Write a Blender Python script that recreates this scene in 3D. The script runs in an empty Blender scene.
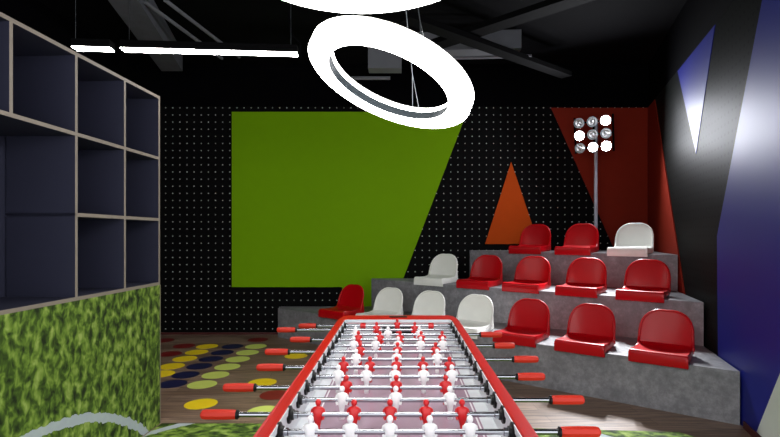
import bpy, bmesh, math, random
from mathutils import Vector, Matrix
random.seed(7)
S = bpy.context.scene
COL = S.collection
PI = math.pi
F, CX, CY, H = 500.0, 400.0, 235.0, 1.47        # focal length (px), principal point, eye height

def ray(px, py, Y):                              # point of the room at depth Y
    return Vector(((px-CX)/F*Y, Y, H+(CY-py)/F*Y))

# ------------------------------------------------------------------ materials
def lin(c):
    return tuple((v/255/12.92 if v/255 <= .04045 else ((v/255+.055)/1.055)**2.4) for v in c) + (1,)

class NT:
    def __init__(s, name):
        s.m = bpy.data.materials.new(name); s.m.use_nodes = True
        s.t = s.m.node_tree; s.b = s.t.nodes['Principled BSDF']
    def n(s, typ, **kw):
        o = s.t.nodes.new(typ)
        for k, v in kw.items():
            if k == 'op': o.operation = v
            elif hasattr(o, k): setattr(o, k, v)
        return o
    def l(s, a, b): s.t.links.new(a, b)
    def math(s, op, a, b=None):
        o = s.n('ShaderNodeMath', op=op)
        for i, v in enumerate((a, b)):
            if v is None: continue
            if isinstance(v, (int, float)): o.inputs[i].default_value = v
            else: s.l(v, o.inputs[i])
        return o.outputs[0]
    def coord(s, scale=(1,1,1), rot=(0,0,0), loc=(0,0,0)):
        tc = s.n('ShaderNodeTexCoord'); mp = s.n('ShaderNodeMapping')
        mp.inputs['Scale'].default_value = scale; mp.inputs['Rotation'].default_value = rot
        mp.inputs['Location'].default_value = loc
        s.l(tc.outputs['Object'], mp.inputs[0]); return mp.outputs[0]
    def noise(s, vec, scale, detail=4, rough=.6, dist=0):
        o = s.n('ShaderNodeTexNoise'); s.l(vec, o.inputs['Vector'])
        o.inputs['Scale'].default_value = scale; o.inputs['Detail'].default_value = detail
        o.inputs['Roughness'].default_value = rough; o.inputs['Distortion'].default_value = dist
        return o.outputs['Fac']
    def ramp(s, fac, stops):
        o = s.n('ShaderNodeValToRGB'); e = o.color_ramp.elements
        while len(e) < len(stops): e.new(.5)
        for i, (p, c) in enumerate(stops): e[i].position = p; e[i].color = lin(c)
        s.l(fac, o.inputs[0]); return o.outputs[0]
    def mix(s, fac, a, b, blend='MIX'):
        o = s.n('ShaderNodeMix', data_type='RGBA', blend_type=blend)
        for i, v in ((0, fac), (6, a), (7, b)):
            if isinstance(v, (int, float, tuple)): o.inputs[i].default_value = v
            else: s.l(v, o.inputs[i])
        return o.outputs[2]
    def bump(s, h, strength=.2, dist=.01):
        o = s.n('ShaderNodeBump'); o.inputs['Strength'].default_value = strength
        o.inputs['Distance'].default_value = dist
        s.l(h, o.inputs['Height']); s.l(o.outputs[0], s.b.inputs['Normal'])
    def set(s, col=None, rough=.5, metal=0, spec=None):
        if col is not None:
            if isinstance(col, tuple): s.b.inputs['Base Color'].default_value = col if len(col) == 4 else lin(col)
            else: s.l(col, s.b.inputs['Base Color'])
        s.b.inputs['Roughness'].default_value = rough; s.b.inputs['Metallic'].default_value = metal
        if spec is not None: s.b.inputs['Specular IOR Level'].default_value = spec
        return s.m

def plain(name, col, rough=.5, metal=0, spec=None, var=.06):
    t = NT(name); v = t.coord()
    n = t.noise(v, 9, 3)
    c = t.mix(n, tuple(x*(1-var) for x in lin(col)[:3])+(1,), tuple(min(1, x*(1+var)) for x in lin(col)[:3])+(1,))
    return t.set(c, rough, metal, spec)

def emit(name, col, strength, base=(235,235,235)):
    t = NT(name); t.set(base, .4)
    t.b.inputs['Emission Color'].default_value = lin(col); t.b.inputs['Emission Strength'].default_value = strength
    return t.m

M = {}
M['black_paint'] = plain('black_paint', (5,5,7), .9, spec=.03)
M['ceiling_paint'] = plain('ceiling_paint', (8,8,10), .9, spec=.06, var=.5)
M['grey_concrete'] = plain('grey_concrete', (84,86,94), .85, var=.3)
M['services_black'] = plain('services_black', (5,5,6), .85, spec=.08)
M['galvanised'] = plain('galvanised', (104,106,112), .7)
M['green_panel'] = plain('green_panel', (120,170,0), .7, spec=.1, var=.03)
M['orange_panel'] = plain('orange_panel', (190,74,14), .7, spec=.1)
M['red_panel'] = plain('red_panel', (136,40,24), .7, spec=.1)
M['white_panel'] = plain('white_panel', (205,212,205), .5)
M['red_plastic'] = plain('red_plastic', (186,4,18), .33, spec=.3)
M['white_plastic'] = plain('white_plastic', (246,247,240), .36)
M['red_lacquer'] = plain('red_lacquer', (172,9,5), .42, spec=.18)
M['grip_red'] = plain('grip_red', (184,40,22), .5, spec=.3)
M['figure_red'] = plain('figure_red', (200,14,18), .35)
M['figure_white'] = plain('figure_white', (240,240,240), .35)
M['chrome'] = plain('chrome', (158,160,166), .2, 1)
M['steel'] = plain('steel', (150,155,160), .35, 1)
M['pole_grey'] = plain('pole_grey', (176,180,194), .4)
M['black_plastic'] = plain('black_plastic', (12,12,13), .45, spec=.25)
M['table_white'] = plain('table_white', (206,211,215), .4)
M['ring_band'] = plain('ring_band', (52,62,68), .6)
M['skirting'] = plain('skirting', (74,22,18), .5)
M['ring_glow'] = emit('ring_glow', (255,253,250), 14)
M['tube_glow'] = emit('tube_glow', (255,251,248), 48)
M['lamp_glow'] = emit('lamp_glow', (245,248,255), 500)
M['lamp_glow_soft'] = emit('lamp_glow_soft', (245,248,255), 25)
M['lamp_lens'] = plain('lamp_lens', (205,208,212), .2, .6)
M['navy_laminate'] = plain('navy_laminate', (44,45,62), .6, spec=.25)
M['plywood'] = plain('plywood', (132,122,109), .6)
for k, c in (('yellow',(250,216,28)), ('navy',(22,24,66)), ('lime',(206,220,106)), ('red',(120,22,22))):
    M['spot_'+k] = plain('spot_'+k, c, .5)

# blue satin panel
t = NT('blue_panel'); M['blue_panel'] = t.set((8,22,130), .5, spec=.33)


def pegboard(name, base, dot, pitch, r, rough, ox=0., oz=0., spec=.12):
    t = NT(name); tc = t.n('ShaderNodeTexCoord'); sp = t.n('ShaderNodeSeparateXYZ'); t.l(tc.outputs['Object'], sp.inputs[0])
    def cell(o, off):
        return t.math('SUBTRACT', t.math('FRACT', t.math('DIVIDE', t.math('SUBTRACT', o, off-50*pitch+pitch/2), pitch)), .5)
    a = cell(sp.outputs['X'], ox); b = cell(sp.outputs['Z'], oz)
    d = t.math('SQRT', t.math('ADD', t.math('MULTIPLY', a, a), t.math('MULTIPLY', b, b)))
    f = t.math('LESS_THAN', d, r/pitch)
    return t.set(t.mix(f, lin(base), lin(dot)), rough, 0, spec)
M['peg_back'] = pegboard('peg_back', (4,4,5), (196,202,196), .1055, .0082, .8, -3.152, 3.247)
M['peg_side'] = pegboard('peg_side', (24,26,25), (2,2,2), .086, .013, .5, spec=.035)

# speckled concrete laminate for the steps
t = NT('step_laminate'); v = t.coord()
n1 = t.noise(v, 3.2, 6, .65); n2 = t.noise(v, 16, 8, .75)
nn = t.math('ADD', t.math('MULTIPLY', n1, .4), t.math('MULTIPLY', n2, .6))
M['step_laminate'] = t.set(t.ramp(nn, [(.30,(94,94,97)), (.5,(126,126,130)), (.70,(166,166,170))]), .5)
t.bump(n2, .08, .003)

# wooden floor
t = NT('floor_wood'); v = t.coord(rot=(0,0,math.radians(-6)))
br = t.n('ShaderNodeTexBrick'); t.l(v, br.inputs['Vector'])
br.inputs['Scale'].default_value = 1; br.inputs['Brick Width'].default_value = 1.6; br.inputs['Row Height'].default_value = .14
br.inputs['Mortar Size'].default_value = .0015; br.inputs['Color1'].default_value = lin((150,124,104)); br.inputs['Color2'].default_value = lin((184,158,138))
br.inputs['Mortar'].default_value = lin((70,58,50))
g1 = t.noise(t.coord((.55,9,1), (0,0,math.radians(-6))), 4, 8, .7, .6)
g = t.ramp(g1, [(.3,(120,112,108)), (.52,(200,196,192)), (.7,(255,250,245))])
M['floor_wood'] = t.set(t.mix(1.0, br.outputs['Color'], g, 'MULTIPLY'), .42, spec=.4)
t.bump(g1, .06, .003)

# grass print, with a white pitch arc of its own (centre a, b and radius R in the two given axes)
def grass(name, ax, a, b, R, width, stretch):
    t = NT(name); v = t.coord(stretch)
    n1 = t.noise(v, 17, 2.5, .5, .35); n2 = t.noise(v, 3, 2)
    nn = t.math('ADD', t.math('MULTIPLY', n1, .85), t.math('MULTIPLY', n2, .2))
    c = t.ramp(nn, [(.36,(30,42,18)), (.48,(66,90,30)), (.58,(110,138,50)), (.72,(158,178,92))])
    tc = t.n('ShaderNodeTexCoord'); sp = t.n('ShaderNodeSeparateXYZ'); t.l(tc.outputs['Object'], sp.inputs[0])
    p = t.math('SUBTRACT', sp.outputs[ax[0]], a); q = t.math('SUBTRACT', sp.outputs[ax[1]], b)
    d = t.math('SQRT', t.math('ADD', t.math('MULTIPLY', p, p), t.math('MULTIPLY', q, q)))
    e = t.math('ABSOLUTE', t.math('SUBTRACT', d, R))
    e = t.math('ADD', e, t.math('MULTIPLY', t.math('SUBTRACT', n1, .5), .05))
    f = t.math('LESS_THAN', e, width/2)
    f = t.math('MULTIPLY', f, .88)
    c = t.mix(f, c, lin((180,190,196)))
    t.set(c, .75, spec=.2); t.bump(n1, .25, .006)
    return t.m

# playing field of the football table
t = NT('playfield'); tc = t.n('ShaderNodeTexCoord'); sp = t.n('ShaderNodeSeparateXYZ'); t.l(tc.outputs['Object'], sp.inputs[0])
ab = t.math('ABSOLUTE', sp.outputs['X'])
fw = t.math('MAXIMUM', t.math('GREATER_THAN', ab, .302), t.math('GREATER_THAN', sp.outputs['Y'], 3.13))
ln = t.math('LESS_THAN', t.math('ABSOLUTE', t.math('SUBTRACT', t.math('MAXIMUM', ab, t.math('SUBTRACT', sp.outputs['Y'], 2.83)), .292)), .003)
M['playfield'] = t.set(t.mix(ln, t.mix(fw, lin((160,134,150)), lin((214,218,222))), lin((232,226,230))), .22)

# ------------------------------------------------------------------ mesh helpers
def tag(o, label=None, cat=None, group=None, kind=None):
    if label: o['label'] = label
    if cat: o['category'] = cat
    if group: o['group'] = group
    if kind: o['kind'] = kind
    return o
def empty(name, loc=(0,0,0), rot=(0,0,0), label=None, cat=None, group=None):
    o = bpy.data.objects.new(name, None); COL.objects.link(o)
    o.location = loc; o.rotation_euler = rot; o.empty_display_size = .05
    return tag(o, label, cat, group)
def obj(name, bm, mats, parent=None, smooth=False, angle=40):
    bmesh.ops.recalc_face_normals(bm, faces=bm.faces)
    me = bpy.data.meshes.new(name); bm.to_mesh(me); bm.free()
    for m in (mats if isinstance(mats, (list, tuple)) else [mats]): me.materials.append(M[m])
    if smooth:
        me.shade_smooth(); me.set_sharp_from_angle(angle=math.radians(angle))
    o = bpy.data.objects.new(name, me); COL.objects.link(o)
    if parent: o.parent = parent
    return o
def box(bm, lo, hi, mat=0, bev=0, mtx=None):
    vs = [bm.verts.new((x,y,z)) for x in (lo[0],hi[0]) for y in (lo[1],hi[1]) for z in (lo[2],hi[2])]
    fs = [bm.faces.new([vs[i] for i in q]) for q in ((0,1,3,2),(4,6,7,5),(0,4,5,1),(2,3,7,6),(0,2,6,4),(1,5,7,3))]
    for f in fs: f.material_index = mat
    if bev:
        es = list({e for f in fs for e in f.edges})
        r = bmesh.ops.bevel(bm, geom=es, offset=bev, segments=2, profile=.5, affect='EDGES')
        vs = list({v for f in r['faces'] for v in f.verts} | {v for v in vs if v.is_valid})
        for f in r['faces']: f.material_index = mat
    if mtx is not None: bmesh.ops.transform(bm, matrix=mtx, verts=[v for v in vs if v.is_valid])
    return fs
def prism(bm, pts, z0, z1, mat=0):               # plan polygon raised from z0 to z1
    lo = [bm.verts.new((x,y,z0)) for x, y in pts]; hi = [bm.verts.new((x,y,z1)) for x, y in pts]
    n = len(pts); fs = [bm.faces.new(lo[::-1]), bm.faces.new(hi)]
    for i in range(n): fs.append(bm.faces.new((lo[i], lo[(i+1)%n], hi[(i+1)%n], hi[i])))
    for f in fs: f.material_index = mat
def slab(bm, pts, off, mat=0):                   # 3-D polygon thickened by the vector off
    a = [bm.verts.new(p) for p in pts]; b = [bm.verts.new(Vector(p)+Vector(off)) for p in pts]
    n = len(pts); fs = [bm.faces.new(a), bm.faces.new(b[::-1])]
    for i in range(n): fs.append(bm.faces.new((a[i], b[i], b[(i+1)%n], a[(i+1)%n])))
    for f in fs: f.material_index = mat
def basis(d):
    d = Vector(d).normalized(); u = d.orthogonal().normalized(); return d, u, d.cross(u)
def lathe(bm, o, axis, prof, seg=16, mat=0, flute=0):   # prof: (distance along axis, radius)
    d, u, v = basis(axis); o = Vector(o); rings = []
    for h, r in prof:
        rings.append([bm.verts.new(o+d*h+(u*math.cos(a)+v*math.sin(a))*r*(1-(flute if k % 2 else 0)))
                      for k in range(seg) for a in (2*PI*k/seg,)])
    for A, B in zip(rings, rings[1:]):
        for k in range(seg):
            f = bm.faces.new((A[k], A[(k+1)%seg], B[(k+1)%seg], B[k])); f.material_index = mat
    for R in (rings[0], rings[-1]):
        f = bm.faces.new(R); f.material_index = mat
def tube(bm, pts, r, seg=8, mat=0, closed=False):
    pts = [Vector(p) for p in pts]; rings = []; n = len(pts); u = None
    for i, p in enumerate(pts):
        a = pts[i-1] if i else pts[0]; b = pts[i+1] if i < n-1 else pts[-1]
        d = (b-a).normalized()
        if u is None: u = d.orthogonal().normalized()
        u = (u-d*u.dot(d)).normalized(); v = d.cross(u)
        rings.append([bm.verts.new(p+(u*math.cos(2*PI*k/seg)+v*math.sin(2*PI*k/seg))*r) for k in range(seg)])
    for A, B in zip(rings, rings[1:]):
        for k in range(seg):
            f = bm.faces.new((A[k], A[(k+1)%seg], B[(k+1)%seg], B[k])); f.material_index = mat
    for R in (rings[0], rings[-1]):
        f = bm.faces.new(R); f.material_index = mat
def B(): return bmesh.new()
def copy_tree(o, parent=None):
    c = o.copy(); COL.objects.link(c)
    if parent: c.parent = parent
    for ch in list(o.children): copy_tree(ch, c)
    return c

# ------------------------------------------------------------------ the room
YB = 7.40; ZT = 3.37; ZC = 4.0; XL = -3.9
WX = lambda Y: 1.527+.291*Y                       # the right-hand wall in plan
WN = Vector((-1, .291, 0)).normalized(); WD = Vector((.291, 1, 0)).normalized()
def wpt(px, py):                                  # pixel -> point of the right wall
    u = (px-CX)/F; Y = 1.527/(u-.291); return Vector((u*Y, Y, H+(CY-py)/F*Y))
def wp(Y, z): return Vector((WX(Y), Y, z))

bm = B(); prism(bm, [(XL,-2), (1.2,-2), (WX(1.2),1.2), (WX(YB),YB), (XL,YB)], -.05, 0)
tag(obj('floor', bm, 'floor_wood'), kind='structure')
bm = B(); box(bm, (XL,-2,ZC), (4.2,YB+.1,ZC+.1)); tag(obj('ceiling', bm, 'ceiling_paint'), kind='structure')
bm = B(); box(bm, (XL,YB,0), (4.0,YB+.1,ZT), 0); box(bm, (XL,YB,ZT), (4.0,YB+.1,ZC), 1)
tag(obj('wall_back', bm, ['peg_back','black_paint']), kind='structure')
bm = B(); box(bm, (XL-.1,-2,0), (XL,YB+.1,ZC)); tag(obj('wall_left', bm, 'black_paint'), kind='structure')
# right wall: built in its own frame (local x along the wall)
wl = (Vector((WX(YB),YB,0))-Vector((WX(1.2),1.2,0))).length
bm = B(); box(bm, (0,-.1,0), (wl,0,ZT), 0); box(bm, (0,-.1,ZT), (wl,0,ZC), 1)
o = obj('wall_right', bm, ['peg_side','black_paint']); tag(o, kind='structure')
o.location = (WX(1.2),1.2,0); o.rotation_euler = (0,0,math.atan2(WD.y,WD.x))
# after that turn local +y points away to the left of the wall's run: the room side
bm = B(); box(bm, (XL,YB-.015,0), (-1.8,YB,.03)); tag(obj('baseboard_back', bm, 'skirting'), kind='structure')
bm = B(); slab(bm, [wp(1.3,0), wp(3.80,0), wp(3.80,.055), wp(1.3,.055)], WN*.022); tag(obj('baseboard_right', bm, 'skirting'), kind='structure')

# coloured panels on the walls
def bp(px, py): return ray(px, py, YB)
T = .012
bm = B()
xl, xr, xt = bp(232,0).x, bp(467,0).x, bp(342,0).x
zb = bp(0,287).z; xb = bp(400,0).x
slab(bm, [(xl,YB,zb), (xl,YB,bp(0,112).z), (xr,YB,bp(0,112).z), (xb,YB,zb), (xb,YB,.02), (xt,YB,.02), (xt,YB,zb)], (0,-T,0))
tag(obj('wall_panel', bm, 'green_panel'), 'large lime green wall panel with a slanted side on the black pegboard', 'wall panel')
bm = B(); slab(bm, [bp(511,162), bp(485,244), bp(538.5,244)], (0,-T,0))
tag(obj('wall_panel', bm, 'orange_panel'), 'small orange triangle on the pegboard above the top step', 'wall panel')
bm = B()
cz = WX(YB)-.02
pA = [bp(551,108), (cz,YB,bp(551,108).z), (cz,YB,.9), (bp(625,0).x,YB,.9)]
slab(bm, pA, (0,-T,0))
e1 = wpt(655,97); e2 = wpt(684,285); k = (e2.y-e1.y)/(e2.z-e1.z)
zt = bp(551,108).z
slab(bm, [wp(YB-.02,zt), wp(e1.y+k*(zt-e1.z),zt), wp(e1.y+k*(.5-e1.z),.5), wp(YB-.02,.5)], WN*T)
tag(obj('wall_panel', bm, 'red_panel'), 'dull red wall panel folding round the corner behind the floodlight', 'wall panel')
a = wpt(764,0); b = wpt(718.5,236); k = (a.y-b.y)/(a.z-b.z)
bm = B(); slab(bm, [wp(b.y+k*(ZT-b.z),ZT), b, wp(4.39,.43), wp(4.39,.0), wp(1.3,0), wp(1.3,ZT)], WN*T)
tag(obj('wall_panel', bm, 'blue_panel'), 'tall glossy blue wall panel beside the ends of the steps', 'wall panel')
T = .005
a = wpt(678,70); b = wpt(715.5,22); c = wpt(696.4,153.6)
bm = B(); slab(bm, [wp(a.y,ZT-.01), wp(b.y,ZT-.01), c], WN*T)
tag(obj('wall_panel', bm, 'blue_panel'), 'narrow blue triangle pointing down on the pegboard side wall', 'wall panel')
a = wpt(780,380); b = wpt(757,437); k = (a.y-b.y)/(a.z-b.z)
p0 = wp(b.y+k*(.06-b.z),.06)+WN*T; p1 = wp(2.4,b.z+(2.4-b.y)/k)+WN*T; p2 = wp(2.4,.06)+WN*T
bm = B(); slab(bm, [p0, p1, p2], WN*.01)
tag(obj('wall_panel', bm, 'white_panel'), 'white slanted panel low on the blue wall panel', 'wall panel')

# ------------------------------------------------------------------ stepped seating
TD = Vector((4.39,-3.34,0)).normalized(); TN = Vector((-TD.y, TD.x, 0))     # along a step / towards the back
g = .006
e = [Vector((2.63-g,3.86,0)), Vector((2.89-g,4.75,0)), Vector((3.16-g,5.68,0))]
lf = []
for i, u in enumerate((278,371.5,470)):
    u = (u-CX)/F
    s = (u*e[i].y-e[i].x)/(TD.x-u*TD.y)
    lf.append(e[i]+TD*s)
ht = [.415, .83, 1.245]
P2 = lambda v: (v.x, v.y)
yb = YB-.02
pl = [[P2(lf[0]), P2(e[0]), P2(e[1]), P2(lf[1]), (lf[1].x,yb), (lf[0].x,yb)],
      [P2(lf[1]), P2(e[1]), P2(e[2]), P2(lf[2]), (lf[2].x,yb), (lf[1].x,yb)],
      [P2(lf[2]), P2(e[2]), (WX(yb)-.04,yb), (lf[2].x,yb)]]
lb = ['lowest grey concrete-look seating step with seven seats', 'middle grey concrete-look seating step with five seats',
      'top grey concrete-look seating step with three seats and the floodlight']
for i in range(3):
    bm = B(); prism(bm, pl[i], 0, ht[i])
    tag(obj('seating_step', bm, 'step_laminate'), lb[i], 'step', 'stepped seating')

# ------------------------------------------------------------------ stadium seats
def seat_pan_bm(w=.225):
    bm = B()
    prof = [(-.006,-.032), (-.024,-.030), (-.030,-.02), (-.030,.052), (-.024,.068), (-.010,.076), (.03,.074), (.09,.062),
            (.18,.054), (.27,.060), (.33,.076), (.365,.10)]
    us = [-1,-.97,-.9,-.75,-.5,-.25,0,.25,.5,.75,.9,.97,1]
    rows = []
    for j, (y, z) in enumerate(prof):
        ww = w if y < .05 else w-(y-.05)*.05
        row = []
        for u in us:
            zz = z
            if y > .0: zz += .016*abs(u)**4*min(1, y/.15)
            if abs(u) == 1: zz -= .012 if z > .03 else 0
            if y > .0 and abs(u) < .75: zz -= .006*(1-abs(u))
            row.append(bm.verts.new((u*ww, y, zz)))
        rows.append(row)
    for A, C in zip(rows, rows[1:]):
        for k in range(len(us)-1): bm.faces.new((A[k], A[k+1], C[k+1], C[k]))
    # side skirts and underside
    for sd in (0, -1):
        low = []
        for j, (y, z) in enumerate(prof):
            low.append(bm.verts.new((rows[j][sd].co.x, y, max(-.0, .004) if y > -.006 else min(rows[j][sd].co.z, .0)-.001)))
        for j in range(len(prof)-1): bm.faces.new((rows[j][sd], rows[j+1][sd], low[j+1], low[j]))
    ba = [bm.verts.new((rows[-1][k].co.x, .372, .004)) for k in range(len(us))]
    for k in range(len(us)-1): bm.faces.new((rows[-1][k], rows[-1][k+1], ba[k+1], ba[k]))
    # inside of the front lip
    li = [bm.verts.new((rows[0][k].co.x, -.004, .05)) for k in range(len(us))]
    for k in range(len(us)-1): bm.faces.new((rows[0][k], rows[0][k+1], li[k+1], li[k]))
    bmesh.ops.remove_doubles(bm, verts=bm.verts, dist=.0004)
    return bm
def seat_back_bm(W=.218):
    bm = B(); NV, NU = 12, 16
    z0, z1 = .045, .372
    def pos(u, v, back=0):
        u = math.sin(u*PI/2)                      # columns closer together at the sides
        a = abs(u); n = 2.5
        top = .40+.60*(max(0, 1-a**n))**(1/n)
        top -= .022*math.exp(-(u/.22)**2)
        v = v*top
        y = .345+.085*v**1.15 - .034*a**3*(1-.5*v)
        return Vector((u*W*(1-.05*v), y+back, z0+(z1-z0)*v))
    fr = [[bm.verts.new(pos(-1+2*i/NU, j/NV)) for i in range(NU+1)] for j in range(NV+1)]
    bk = [[bm.verts.new(pos(-1+2*i/NU, j/NV, .016)) for i in range(NU+1)] for j in range(NV+1)]
    for G in (fr, bk):
        for j in range(NV):
            for i in range(NU): bm.faces.new((G[j][i], G[j][i+1], G[j+1][i+1], G[j+1][i]))
    loop = [(0,i) for i in range(NU)] + [(j,NU) for j in range(NV)] + [(NV,i) for i in range(NU,0,-1)] + [(j,0) for j in range(NV,0,-1)]
    for k in range(len(loop)):
        a, b2 = loop[k], loop[(k+1)%len(loop)]
        bm.faces.new((fr[a[0]][a[1]], fr[b2[0]][b2[1]], bk[b2[0]][b2[1]], bk[a[0]][a[1]]))
    path = [pos(1, j/NV, .006) for j in range(NV+1)] + [pos(1-2*i/NU, 1, .006) for i in range(1,NU)] + [pos(-1, j/NV, .006) for j in range(NV,-1,-1)]
    tube(bm, path, .0125, 8)
    # the swept-forward wings that run down into the pan
    for sd in (-1, 1):
        pts = [(sd*(W-.012), .20, .062), (sd*(W-.012), .30, .082), (sd*(W-.012), .345, .16), (sd*(W-.012), .372, .16), (sd*(W-.012), .385, .02), (sd*(W-.012), .20, .02)]
        slab(bm, pts, (sd*.012,0,0))
    return bm
protos = {}
for c in ('red','white'):
    r = empty('stadium_seat')
    obj('seat_pan', seat_pan_bm(), c+'_plastic', r, True, 50)
    obj('backrest', seat_back_bm(), c+'_plastic', r, True, 50)
    protos[c] = [r, False]
ang = math.atan2(TD.y, TD.x)
SEATS = [  # step, pixel column of the back's centre, colour, label
 (0,353,'red','red stadium seat at the far end of the lowest step before the green panel'),
 (0,390.5,'white','white stadium seat on the lowest step next to the far red seat'),
 (0,431,'white','white stadium seat in the middle of the three whites on the lowest step'),
 (0,477,'white','white stadium seat on the lowest step next to the three near red seats'),
 (0,530.5,'red','red stadium seat on the lowest step directly beside a white seat'),
 (0,592.5,'red','red stadium seat on the lowest step, second from the blue wall'),
 (0,666.5,'red','red stadium seat on the lowest step nearest the blue wall'),
 (1,445,'white','white stadium seat at the far end of the middle step, its only white one'),
 (1,488,'red','red stadium seat on the middle step beside the white seat'),
 (1,534,'red','red stadium seat on the middle step, third from the side wall'),
 (1,587.5,'red','red stadium seat on the middle step, second from the side wall'),
 (1,648,'red','red stadium seat on the middle step nearest the side wall'),
 (2,536.5,'red','red stadium seat on the top step in front of the orange triangle'),
 (2,582.5,'red','red stadium seat on the top step beside the floodlight pole'),
 (2,635,'white','white stadium seat on the top step in front of the red wall panel')]
for st, px, c, label in SEATS:
    u = (px-CX)/F; q = e[st]+TN*.382
    s = (u*q.y-q.x)/(TD.x-u*TD.y)
    p = e[st]+TD*s-TN*.018; p.z = ht[st]
    r, used = protos[c]
    o = copy_tree(r) if used else r
    protos[c][1] = True
    o.location = p; o.rotation_euler = (0,0,ang)
    tag(o, label, 'seat', 'stadium seats on the steps')

# ------------------------------------------------------------------ floodlight on a pole
hc = ray(592.7, 134.5, 6.85); pole = Vector((2.73, 6.97, ht[2]))
fl = empty('floodlight', pole, (0,0,0), 'grey floodlight pole with nine round lamps, some lit, on the top step', 'floodlight')
bm = B(); lathe(bm, (0,0,0), (0,0,1), [(0,.09),(.012,.09),(.016,.03),(.05,.026)], 20); obj('base_plate', bm, 'steel', fl, True)
bm = B(); lathe(bm, (0,0,.012), (0,0,1), [(0,.024),(hc.z-ht[2]+.16,.024)], 14); obj('pole', bm, 'pole_grey', fl, True)
R = Matrix.Translation(hc-pole) @ Matrix.Rotation(math.radians(-30),4,'Z') @ Matrix.Rotation(math.radians(12),4,'X')
bm = B()
pit = .171
for zz in (-pit,0,pit): box(bm, (-.26,.075,zz-.012), (.26,.095,zz+.012))
for xx in (-.25,0,.25): box(bm, (xx-.012,.095,-.25), (xx+.012,.112,.25))
box(bm, (-.03,.10,-.05), (.03,.16,.05))
bmesh.ops.transform(bm, matrix=R, verts=bm.verts); obj('lamp_frame', bm, 'services_black', fl)
lit = {(0,2):1, (1,0):1, (2,2):1, (2,1):.35}
for r_ in range(3):
    for c_ in range(3):
        cen = R @ Vector(((c_-1)*pit, 0, (1-r_)*pit)); d = (R.to_3x3() @ Vector((0,-1,0)))
        bm = B(); lathe(bm, cen-d*.075, d, [(0,.022),(.015,.04),(.05,.062),(.085,.070),(.092,.070),(.092,.063),(.085,.061)], 20)
        lm = obj('lamp', bm, 'steel', fl, True)
        k = lit.get((r_,c_), 0)
        bm = B()
        if k:
            lathe(bm, cen+d*.011, d, [(0,.060),(.006,.058),(.012,.04),(.015,.015)], 20)
            o = obj('lens', bm, 'lamp_glow' if k == 1 else 'lamp_glow_soft', lm, True); o['label'] = 'lit white lens'
        else:
            lathe(bm, cen+d*.011, d, [(0,.060),(.003,.058),(.004,.045),(.001,.03),(.010,.024),(.012,.01)], 20)
            for aa in (0, 2*PI/3, 4*PI/3):
                x_, y_ = math.cos(aa+.4), math.sin(aa+.4); dd, uu, vv = basis(d)
                tube(bm, [cen+d*.016, cen+d*.018+(uu*x_+vv*y_)*.058], .004, 5)
            o = obj('lens', bm, 'lamp_lens', lm, True)
        if k:
            L = bpy.data.lights.new('floodlight_beam', 'SPOT'); L.energy = 240*k; L.spot_size = math.radians(52); L.spot_blend = .5
            L.shadow_soft_size = .045; L.color = (.95,.97,1)
            lo = bpy.data.objects.new('floodlight_beam', L); COL.objects.link(lo); lo.parent = lm
            lo.location = cen+d*.075; lo.rotation_euler = Vector((-1.74,-2.65,-2.85)).to_track_quat('-Z','Y').to_euler()

# ------------------------------------------------------------------ ring lights
def ring_light(c, tx, ty, Ri, Ro, h, mount, label, cab):
    n = Vector((math.sin(ty), -math.sin(tx)*math.cos(ty), math.cos(tx)*math.cos(ty)))
    u = Vector((0,1,0)).cross(n).normalized(); v = n.cross(u)
    root = empty('ring_light', c, (0,0,0), label, 'pendant light', 'ring pendants over the table')
    Q = Matrix((u, v, n)).transposed().to_4x4()
    def rev(prof, mats, name, seg=96, smooth=True):
        bm = B(); rings = []
        for r, z in prof:
            rings.append([bm.verts.new(Q @ Vector((r*math.cos(2*PI*k/seg), r*math.sin(2*PI*k/seg), z))) for k in range(seg)])
        m = len(rings)
        for i in range(m):
            A, C = rings[i], rings[(i+1)%m]
            for k in range(seg): bm.faces.new((A[k], A[(k+1)%seg], C[(k+1)%seg], C[k]))
        return obj(name, bm, mats, root, smooth, 35)
    rev([(Ri,0),(Ro-.008,0),(Ro,.008),(Ro,h-.008),(Ro-.004,h-.004),(Ri+.004,h-.004),(Ri+.004,.001)], 'ring_glow', 'diffuser')
    rev([(Ri+.001,h-.003),(Ro-.003,h-.003),(Ro-.006,h+.004),(Ri+.004,h+.004)], 'white_plastic', 'top_cover')
    rev([(Ri,.002),(Ri+.0035,.002),(Ri+.0035,h*.62),(Ri,h*.62)], 'ring_band', 'inner_band')
    rev([(Ri+.001,h*.63),(Ri+.0035,h*.63),(Ri+.0035,h-.002),(Ri+.001,h-.002)], 'ring_glow', 'inner_diffuser')
    mt = Vector(mount)-Vector(c)
    for a in cab:
        p = Q @ Vector(((Ri+.002)*math.cos(a), (Ri+.002)*math.sin(a), h*.7))
        q = p + (mt-p)*.11; w = Q @ Vector((-math.sin(a), math.cos(a), 0))*.022
        bm = B(); tube(bm, [q, mt], .0022, 6); tube(bm, [q, p+w], .002, 6); tube(bm, [q, p-w], .002, 6)
        obj('suspension_cable', bm, 'steel', root, True)
    bm = B(); lathe(bm, mt, (0,0,1), [(0,.05),(.02,.055),(ZC-mount[2],.055)], 20); obj('ceiling_mount', bm, 'services_black', root, True)
ring_light(Vector((-.0589,2.5,H+.746)), -.188, .3498, .317, .4272, .0694, (-.10,2.62,3.97),
           'white glowing ring pendant hanging tilted over the table, seen whole', [1.05, 3.3, 5.2])
ring_light(Vector((-.117,1.5,H+.85)), 0, -.03, .3124, .4272, .0694, (-.117,1.5,3.97),
           'white glowing ring pendant hanging level, cut off by the top of the frame', [.3, 2.4, 4.5])

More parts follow.
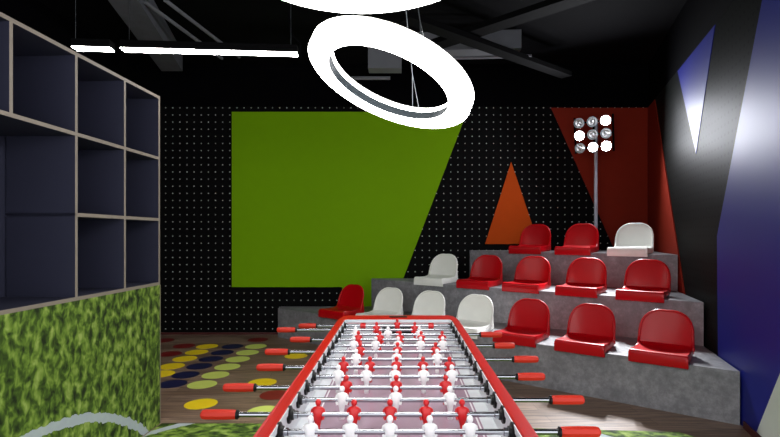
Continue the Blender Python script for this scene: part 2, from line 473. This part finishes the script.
# ------------------------------------------------------------------ linear lamps
yaw = math.radians(4.3); zl = 3.0
def tube_lamp(px0, px1, label, wires):
    root_p = ray(122, 48, 4.09); dirv = Vector((math.cos(yaw), math.sin(yaw), 0))
    def at(px):
        u = (px-CX)/F; s = (u*root_p.y-root_p.x)/(dirv.x-u*dirv.y); return s
    s0, s1 = at(px0), at(px1)
    o = empty('linear_lamp', (root_p.x, root_p.y, zl), (0,0,yaw), label, 'pendant light', 'linear pendant lamps')
    bm = B(); box(bm, (s0,0,.006), (s1,.098,.07), 0, .003); obj('housing', bm, 'services_black', o)
    bm = B(); box(bm, (s0+.004,.004,0), (s1-.004,.094,.0055)); obj('diffuser', bm, 'tube_glow', o)
    for w in wires:
        s = at(w); bm = B(); tube(bm, [(s,.057,.068),(s,.057,ZC-zl)], .0022, 6); obj('suspension_cable', bm, 'steel', o, True)
tube_lamp(70.5, 109.5, 'short glowing linear lamp hanging just above the shelving unit', [71.5])
tube_lamp(119.5, 297, 'long glowing linear lamp hanging between the shelving unit and the ring', [126, 290])

# ------------------------------------------------------------------ things up in the ceiling
bm = B(); prism(bm, [(-2.81,4.81), (-2.52,4.81), (-3.0,6.9), (-3.29,6.9)], 3.73, ZC)
bm2 = bm; prism(bm2, [(-2.40,4.3), (-2.52,4.81), (-2.81,4.81), (-2.69,4.3)], 3.73, ZC)
tag(obj('trim_1', bm, 'grey_concrete'), kind='structure')
def duct(name, p, q, w, z0, z1, mat, label, cat):
    d = (Vector(q)-Vector(p)).normalized(); n = Vector((-d.y, d.x))*w/2
    p, q = Vector(p), Vector(q)
    bm = B(); prism(bm, [p-n, q-n, q+n, p+n], z0, z1)
    o = obj(name, bm, mat); tag(o, label, cat); return o
duct('cable_tray', (.35,5.95), (2.0,4.42), .20, 3.68, 3.74, 'services_black', 'black cable tray under the ceiling running diagonally above the ring', 'cable tray')
duct('cable_tray', (.05,4.95), (2.25,6.75), .16, 3.60, 3.66, 'services_black', 'black cable tray below and across the other tray', 'cable tray')
duct('air_duct', (.1,6.4), (1.5,6.3), .35, 3.76, 3.99, 'galvanised', 'grey metal air duct behind the crossed cable trays', 'duct')
duct('air_duct', (-.40,6.36), (.02,6.36), .2, 3.56, ZC-.01, 'galvanised', 'short grey boxed duct seen through the tilted ring', 'duct')
def pipe(pts, r, label, mat='services_black'):
    bm = B(); tube(bm, pts, r, 8); tag(obj('ceiling_pipe', bm, mat, None, True), label, 'pipe')
pipe([(-.6,6.15,3.40),(-.12,6.15,3.40)], .022, 'short pale pipe seen through the hole of the tilted ring', 'galvanised')
pipe([(-2.55,5.0,3.8),(-2.35,6.6,3.8)], .02, 'thin grey pipe beside the concrete beam, nearest it', 'galvanised')
pipe([(-2.35,5.0,3.82),(-2.12,6.6,3.82)], .02, 'thin grey pipe by the concrete beam, second from it', 'galvanised')
pipe([(-3.6,7.42,3.93),(4.0,7.42,3.93)], .022, 'long dark pipe along the top of the back wall', 'ceiling_paint')
pipe([(-1.25,5.6,3.98),(-1.22,5.6,3.72),(-1.12,5.6,3.62),(-1.12,5.6,3.45)], .014, 'bent dark pipe dropping above the end of the long linear lamp', 'ceiling_paint')
pipe([(.3,6.1,3.62),(1.6,6.1,3.66)], .016, 'thin pipe running in front of the grey duct', 'galvanised')

# ------------------------------------------------------------------ shelving unit with the grass mural
th = -math.atan(.042)
SO = Vector((-1.872, 3.9, 0))
sh = empty('shelving_unit', SO, (0,0,th), 'tall dark shelving unit with pale plywood edges above a grass print base', 'shelving unit')
dep = .43; tk = .022
def board(name, lo, hi):
    bm = B(); fs = box(bm, lo, hi, 0)
    for f in bm.faces:
        f.normal_update()
        if abs(f.normal.x) > .9 and f.calc_center_median().x > -.01: f.material_index = 1
        if abs(f.normal.y) > .9 and f.calc_center_median().y > -.002: f.material_index = 1
    return obj(name, bm, ['navy_laminate','plywood'], sh)
ys = [0, -.462, -.947, -1.418, -1.9]
zs = [1.104, 1.59, 2.066, 2.55]
L_ = -1.93
board('top_board', (-dep,L_,zs[3]-tk), (0,0,zs[3]))
board('side_panel', (-dep,-tk,zs[0]), (0,0,zs[3]-tk))
board('shelf_board', (-dep,L_,zs[2]-tk/2), (0,-tk,zs[2]+tk/2))
board('shelf_board', (-dep,ys[2]-.011,zs[1]-tk/2), (0,-tk,zs[1]+tk/2))
board('shelf_board', (-dep,L_,zs[0]-tk), (0,0,zs[0]))
for y in ys[1:]: board('divider', (-dep+.01,y-tk/2,zs[2]+tk/2), (0,y+tk/2,zs[3]-tk))
board('divider', (-dep+.01,ys[1]-tk/2,zs[1]+tk/2), (0,ys[1]+tk/2,zs[2]-tk/2))
board('divider', (-dep+.01,ys[1]-tk/2,zs[0]), (0,ys[1]+tk/2,zs[1]-tk/2))
board('divider', (-dep+.01,ys[2]-tk/2,zs[0]), (0,ys[2]+tk/2,zs[2]-tk/2))
board('side_panel', (-dep,L_,zs[0]), (0,L_+tk,zs[2]-tk/2))
bm = B(); box(bm, (-dep-.012,L_,zs[0]-tk), (-dep,0,zs[3])); obj('back_panel', bm, 'navy_laminate', sh)
# circle of the painted arc through three points of the mural (local y, z)
def sp(px, py):
    u = (px-CX)/F; Y = 2.0358/(.042-u); z = H+(CY-py)/F*Y; return (-(3.9-Y)*1.0009, z)
(ax, ay), (bx, by), (cx_, cy_) = sp(30,437), sp(96,417.5), sp(147.6,434)
D = 2*(ax*(by-cy_)+bx*(cy_-ay)+cx_*(ay-by))
ux = ((ax*ax+ay*ay)*(by-cy_)+(bx*bx+by*by)*(cy_-ay)+(cx_*cx_+cy_*cy_)*(ay-by))/D
uy = ((ax*ax+ay*ay)*(cx_-bx)+(bx*bx+by*by)*(ax-cx_)+(cx_*cx_+cy_*cy_)*(bx-ax))/D
RR = math.hypot(ax-ux, ay-uy)
M['mural'] = grass('mural', ('Y','Z'), ux, uy, RR, .056, (1,1.25,.85))
bm = B(); box(bm, (-dep,L_,0), (-.001,0,zs[0]-tk-.001)); ob = obj('base_cabinet', bm, 'mural', sh); ob['label'] = 'base printed with grass and a white pitch line'
bm = B(); box(bm, (-.012,.0002,0), (.003,.004,zs[0]-tk)); obj('edge_strip', bm, 'plywood', sh)

# turf on the floor: the arc runs on as a nearly straight line
lx0, ly0, lx1, ly1 = -1.874, 3.655, -1.64, 3.885
dv = Vector((lx1-lx0, ly1-ly0)).normalized(); nv = Vector((dv.y,-dv.x)); Rt = 2.2
cc = Vector(((lx0+lx1)/2, (ly0+ly1)/2)) + nv*Rt
M['turf'] = grass('turf', ('X','Y'), cc.x, cc.y, Rt, .075, (.8,1.1,1))
bm = B(); prism(bm, [(-1.845,3.872), (-1.0,3.868), (.6,3.80), (1.6,3.735), (2.06,3.70), (2.14,3.60), (2.1,3.2), (1.6,1.2), (1.2,-.5), (-2.02,-.5)], 0.0, .012)
tag(obj('turf_mat', bm, 'turf'), 'green artificial turf mat with a white line under the football table', 'mat')

# ------------------------------------------------------------------ round spots on the wooden floor
ORD = ['first','second','third','fourth','fifth','sixth']
SP = {'yellow':[(207.1,346.4),(196.7,352.2),(184.8,358.8),(171.6,366.3),(161,374)],
      'navy':[(232.4,346.5),(222.3,352.6),(210.9,359),(199.4,366.3),(185.7,374.9),(172.3,384)],
      'lime':[(256,346.5),(247.5,352.6),(237.8,359.3),(227.4,366.9),(215.5,375.1),(202.2,384.6)]}
lst = []
for c, ps in SP.items():
    for i, p in enumerate(ps):
        lst.append((c, p, f'{c} round floor spot, {ORD[i]} from the back wall in the {c} row'))
lst += [('red',(184,346),'dark red round floor spot beside the farthest yellow spot'),
        ('red',(170,353.9),'dark red round floor spot close to the shelving unit'),
        ('red',(163.7,340.5),'dark red round floor spot in the corner farthest back near the shelving unit'),
        ('red',(258,339.8),'dark red round floor spot near the back wall and the lowest step'),
        ('yellow',(201,404),'yellow round floor spot between the turf mat and the shelving unit, nearest the turf'),
        ('yellow',(262.5,382.5),'yellow round floor spot behind a red table handle, in front of the red spot'),
        ('red',(275,395),'dark red round floor spot half hidden by the table rim'),
        ('lime',(264,411.5),'lime round floor spot under the nearest table rod beside the turf'),
        ('yellow',(296,356),'yellow round floor spot by the far handles of the football table')]
for c, (px, py), label in lst:
    Y = F*H/(py-CY); X = (px-CX)/F*Y
    bm = B(); lathe(bm, (0,0,0), (0,0,1), [(0,.138),(.002,.138)], 40)
    o = obj('floor_spot', bm, 'spot_'+c); o.location = (X,Y,.0002)
    tag(o, label, 'floor spot', 'coloured round spots on the wooden floor')

# ------------------------------------------------------------------ football table
tx = -.012
tb = empty('football_table', (tx, 0, .012), (0,0,0), 'long red rimmed football table with red and white players on chrome rods', 'football table')
dz = -.012
Yn = .85
XO, XI = .387, .350
def zrim(z): return z+dz
out = [(-XO,Yn),(XO,Yn),(XO,3.24),(.383,3.31),(.368,3.405),(.342,3.44),(-.342,3.44),(-.368,3.405),(-.383,3.31),(-XO,3.24)]
inn = [(-XI,Yn+.10),(XI,Yn+.10),(XI,3.22),(XI,3.26),(.345,3.29),(.335,3.30),(-.335,3.30),(-.345,3.29),(-XI,3.26),(-XI,3.22)]
def frame_ring(bm, out, inn, z0, z1, mat=0):
    n = len(out); V = [[bm.verts.new((x,y,z)) for x, y in P] for P, z in ((out,z1),(inn,z1),(out,z0),(inn,z0))]
    for i in range(n):
        j = (i+1) % n
        for a, b2 in ((0,1),(2,3),(0,2),(1,3)):
            f = bm.faces.new((V[a][i], V[a][j], V[b2][j], V[b2][i])); f.material_index = mat
ZR = .916
bm = B(); frame_ring(bm, out, inn, ZR-.030+dz, ZR+dz)
eds = [e_ for e_ in bm.edges if all(abs(v.co.z-(ZR+dz)) < 1e-5 for v in e_.verts) and len(e_.link_faces) == 2 and any(abs(f.normal.z) < .5 or True for f in e_.link_faces)]
bm.normal_update()
eds = [e_ for e_ in eds if min(abs(f.normal.z) for f in e_.link_faces) < .5]
bmesh.ops.bevel(bm, geom=eds, offset=.006, segments=3, profile=.5, affect='EDGES')
obj('rim', bm, 'red_lacquer', tb, True, 45)
bm = B()
XE = XI-.004
o2 = [(x*.9995,y) for x, y in inn]; i2 = [(x*(XE/XI), y-.004 if y > 2 else y+.004) for x, y in inn]
frame_ring(bm, o2, i2, ZR-.024+dz, ZR-.004+dz)
obj('rim_edging', bm, 'table_white', tb)
bm = B()
sc = .992
frame_ring(bm, [(x*sc,y) for x, y in out], inn, .76+dz, ZR-.030+dz)
obj('field_wall', bm, 'table_white', tb)
bm = B(); prism(bm, [(x*.98, y-.01 if y > 2 else y+.01) for x, y in out], .56+dz, .76+dz); obj('cabinet', bm, 'red_lacquer', tb)
bm = B(); box(bm, (-XI,Yn+.1,.785+dz), (XI,3.30,.80+dz)); obj('playfield', bm, 'playfield', tb)
# goal mouth with its black surround on the end wall
bm = B(); box(bm, (-.105,3.290,.815+dz), (.105,3.302,.868+dz), 0, .003); box(bm, (-.098,3.287,.822+dz), (.098,3.291,.861+dz)); obj('goal', bm, 'black_plastic', tb)
bm = B(); box(bm, (-.06,3.355,ZR+dz), (.06,3.385,ZR+.006+dz), 0, .002); obj('score_counter', bm, 'black_plastic', tb)
for sx in (-1,1):
    for yy in (1.1, 3.15):
        bm = B(); box(bm, (sx*.30-.05,yy-.05,.03), (sx*.30+.05,yy+.05,.56+dz), 0, .006); lg = obj('leg', bm, 'black_plastic', tb)
        bm = B(); lathe(bm, (sx*.30,yy,0), (0,0,1), [(0,.04),(.012,.042),(.02,.02),(.031,.02)], 16); obj('levelling_foot', bm, 'steel', lg, True)

# one player figure, round its rod (rod along x, feet down)
def player_bm(scale=1.0, keeper=False):
    bm = B()
    prof = [(-.066,.0085,.0075,.004),(-.064,.0095,.0135,.006),(-.050,.0090,.0125,.005),(-.046,.0062,.0062,.0),(-.034,.0085,.0068,0),(-.020,.0115,.0085,0),
            (-.011,.0150,.0125,0),(0,.0165,.0135,0),(.009,.0182,.0125,0),(.016,.0195,.0105,0),(.021,.0185,.0092,0),(.0245,.0125,.0075,0),(.0265,.0058,.0058,0),(.0285,.0056,.0056,0),
            (.031,.0080,.0080,0),(.035,.0096,.0098,0),(.0395,.0098,.0100,0),(.044,.0082,.0084,0),(.0475,.0046,.0048,0),(.0485,.0015,.0015,0)]
    seg = 14; rings = []
    for z, rx, ry, oy in prof:
        if keeper and z < .024: rx *= 1.0+max(0,(.024-z))*3.5
        row = []
        for k in range(seg):
            a = 2*PI*k/seg; c, s = math.cos(a), math.sin(a)
            p = 1 if z > .024 else .8
            row.append(bm.verts.new((rx*abs(c)**p*(1 if c >= 0 else -1)*scale, (oy+ry*abs(s)**p*(1 if s >= 0 else -1))*scale, z*scale)))
        rings.append(row)
    for A, C in zip(rings, rings[1:]):
        for k in range(seg): bm.faces.new((A[k], A[(k+1)%seg], C[(k+1)%seg], C[k]))
    bm.faces.new(rings[0]); bm.faces.new(rings[-1])
    # arms pressed to the sides
    if not keeper:
        for sd in (-1,1):
            tube(bm, [(sd*.0178*scale,0,.018*scale),(sd*.0205*scale,-.001,.006*scale),(sd*.0185*scale,-.004*scale,-.008*scale),(sd*.0155*scale,-.006*scale,-.016*scale)], .0042*scale, 7)
    return bm
proto = {'red': obj('player_figure', player_bm(), 'figure_red', tb, True, 60),
         'white': obj('player_figure', player_bm(), 'figure_white', tb, True, 60)}
used = {'red':False, 'white':False}
RODS = [ # y, colour, player pixel columns, handle pixel range
 (326.0,'red',[397.3],(298.6,316.4)),
 (329.4,'red',[376.6,414.8],(277,295.8)),
 (334.2,'white',[355.5,388,419.5],(480.5,502)),
 (339.0,'red',[358.2,380,400,421.3,442.2],(290,310.6)),
 (345.5,'white',[353.8,375.7,398,420.5,442.8],(494,514.8)),
 (351.4,'red',[360.3,397.6,435.6],(265,288.6)),
 (359.3,'white',[356,396.7,437.2],(513.3,538.3)),
 (367.3,'red',[343.5,370,396.6,423,449.5],(256.8,283.8)),
 (376.6,'white',[338.2,366.5,395,423.6,452],(517,544.8)),
 (388.0,'red',[346.3,396.2,445.6],(223.3,254.8)),
 (400.2,'white',[342,395.7,450],(551,584)),
 (414.8,'red',[318,354,390,426.2,462.2],(201,237)),
 (432.0,'white',[310.4,350.2,389.8,429.8,470],(560,600))]
ZROD = H-.584
Y1, PT = 3.213, .1441
rod_m = {}
for i, (py, c, figs, (h0, h1)) in enumerate(RODS):
    Y = F*.584/(py-CY); Y = .35*Y+.65*(Y1-PT*i)
    z = ZROD+dz
    X = lambda px: (px-CX)/F*Y-tx
    xa, xb_ = X(h0), X(h1)
    left = h1 < CX
    bm = B()
    r0, r1 = (xb_-.02, XO+.004) if left else (-XO-.004, xa+.02)
    lathe(bm, (r0,0,0), (1,0,0), [(0,.0085),(r1-r0,.0085)], 14)
    rod = obj('rod', bm, 'chrome', tb, True); rod.location = (0,Y,z)
    lean = math.radians(random.uniform(-9,9))
    for fx in figs:
        if i == 0: p = obj('player_figure', player_bm(1.0, True), 'figure_red', None, True, 60)
        elif used[c]: p = proto[c].copy(); COL.objects.link(p)
        else: p = proto[c]; used[c] = True
        p.parent = rod; p.location = (X(fx),0,0); p.rotation_euler = (lean,0,0)
        if i == 0: p.rotation_euler = (0,0,0)
    # grip: fluted, rounded end, black collar towards the table
    L = xb_-xa; ax_ = (-1,0,0) if left else (1,0,0); st = xb_ if left else xa
    bm = B(); lathe(bm, (st,0,0), ax_, [(.0,.013),(.004,.0155),(.02,.0165),(L*.5,.0172),(L-.014,.0165),(L-.005,.0145),(L,.009)], 16, 0, .06)
    hd = obj('handle_grip', bm, 'grip_red', rod, True, 30)
    bm = B(); lathe(bm, (st,0,0), (-ax_[0],0,0), [(-.002,.0155),(.003,.0155),(.005,.011),(.009,.010)], 14); obj('collar', bm, 'black_plastic', rod, True)
    for sd in (-1,1):
        xx = sd*XI
        bm = B()
        lathe(bm, (xx+sd*.001,0,0), (-sd,0,0), [(0,.030),(.007,.030),(.009,.027),(.009,.019),(.018,.018),(.019,.012)], 18, 0)
        bmesh.ops.scale(bm, vec=(1,1,.95), verts=bm.verts)
        lathe(bm, (xx-sd*.018,0,0), (-sd,0,0), [(0,.0125),(.012,.0125),(.014,.009)], 12, 1)
        obj('bearing', bm, ['black_plastic','chrome'], rod, True)
    if i == 0:
        for px in (363,431):
            bm = B(); lathe(bm, (X(px)-.012,0,0), (1,0,0), [(-.006,.012),(-.004,.0165),(.028,.0165),(.030,.012)], 14)
            s_ = obj('stop_ring', bm, 'figure_red', rod, True); s_['label'] = 'red rubber stop'

# ------------------------------------------------------------------ world, camera, colour management
w = bpy.data.worlds.new('world'); S.world = w; w.use_nodes = True
w.node_tree.nodes['Background'].inputs[0].default_value = (.95,.97,1,1); w.node_tree.nodes['Background'].inputs[1].default_value = 2.2
cam = bpy.data.cameras.new('camera'); cam.sensor_width = 36; cam.lens = F/780*36
cam.shift_x = (390-CX)/780; cam.shift_y = (CY-218.5)/780; cam.clip_start = .02
co = bpy.data.objects.new('camera', cam); COL.objects.link(co); co.location = (0,0,H); co.rotation_euler = (PI/2,0,0)
S.camera = co
S.view_settings.view_transform = 'Standard'; S.view_settings.look = 'None'; S.view_settings.gamma = 1
S.view_settings.use_curve_mapping = False; S.view_settings.exposure = .3
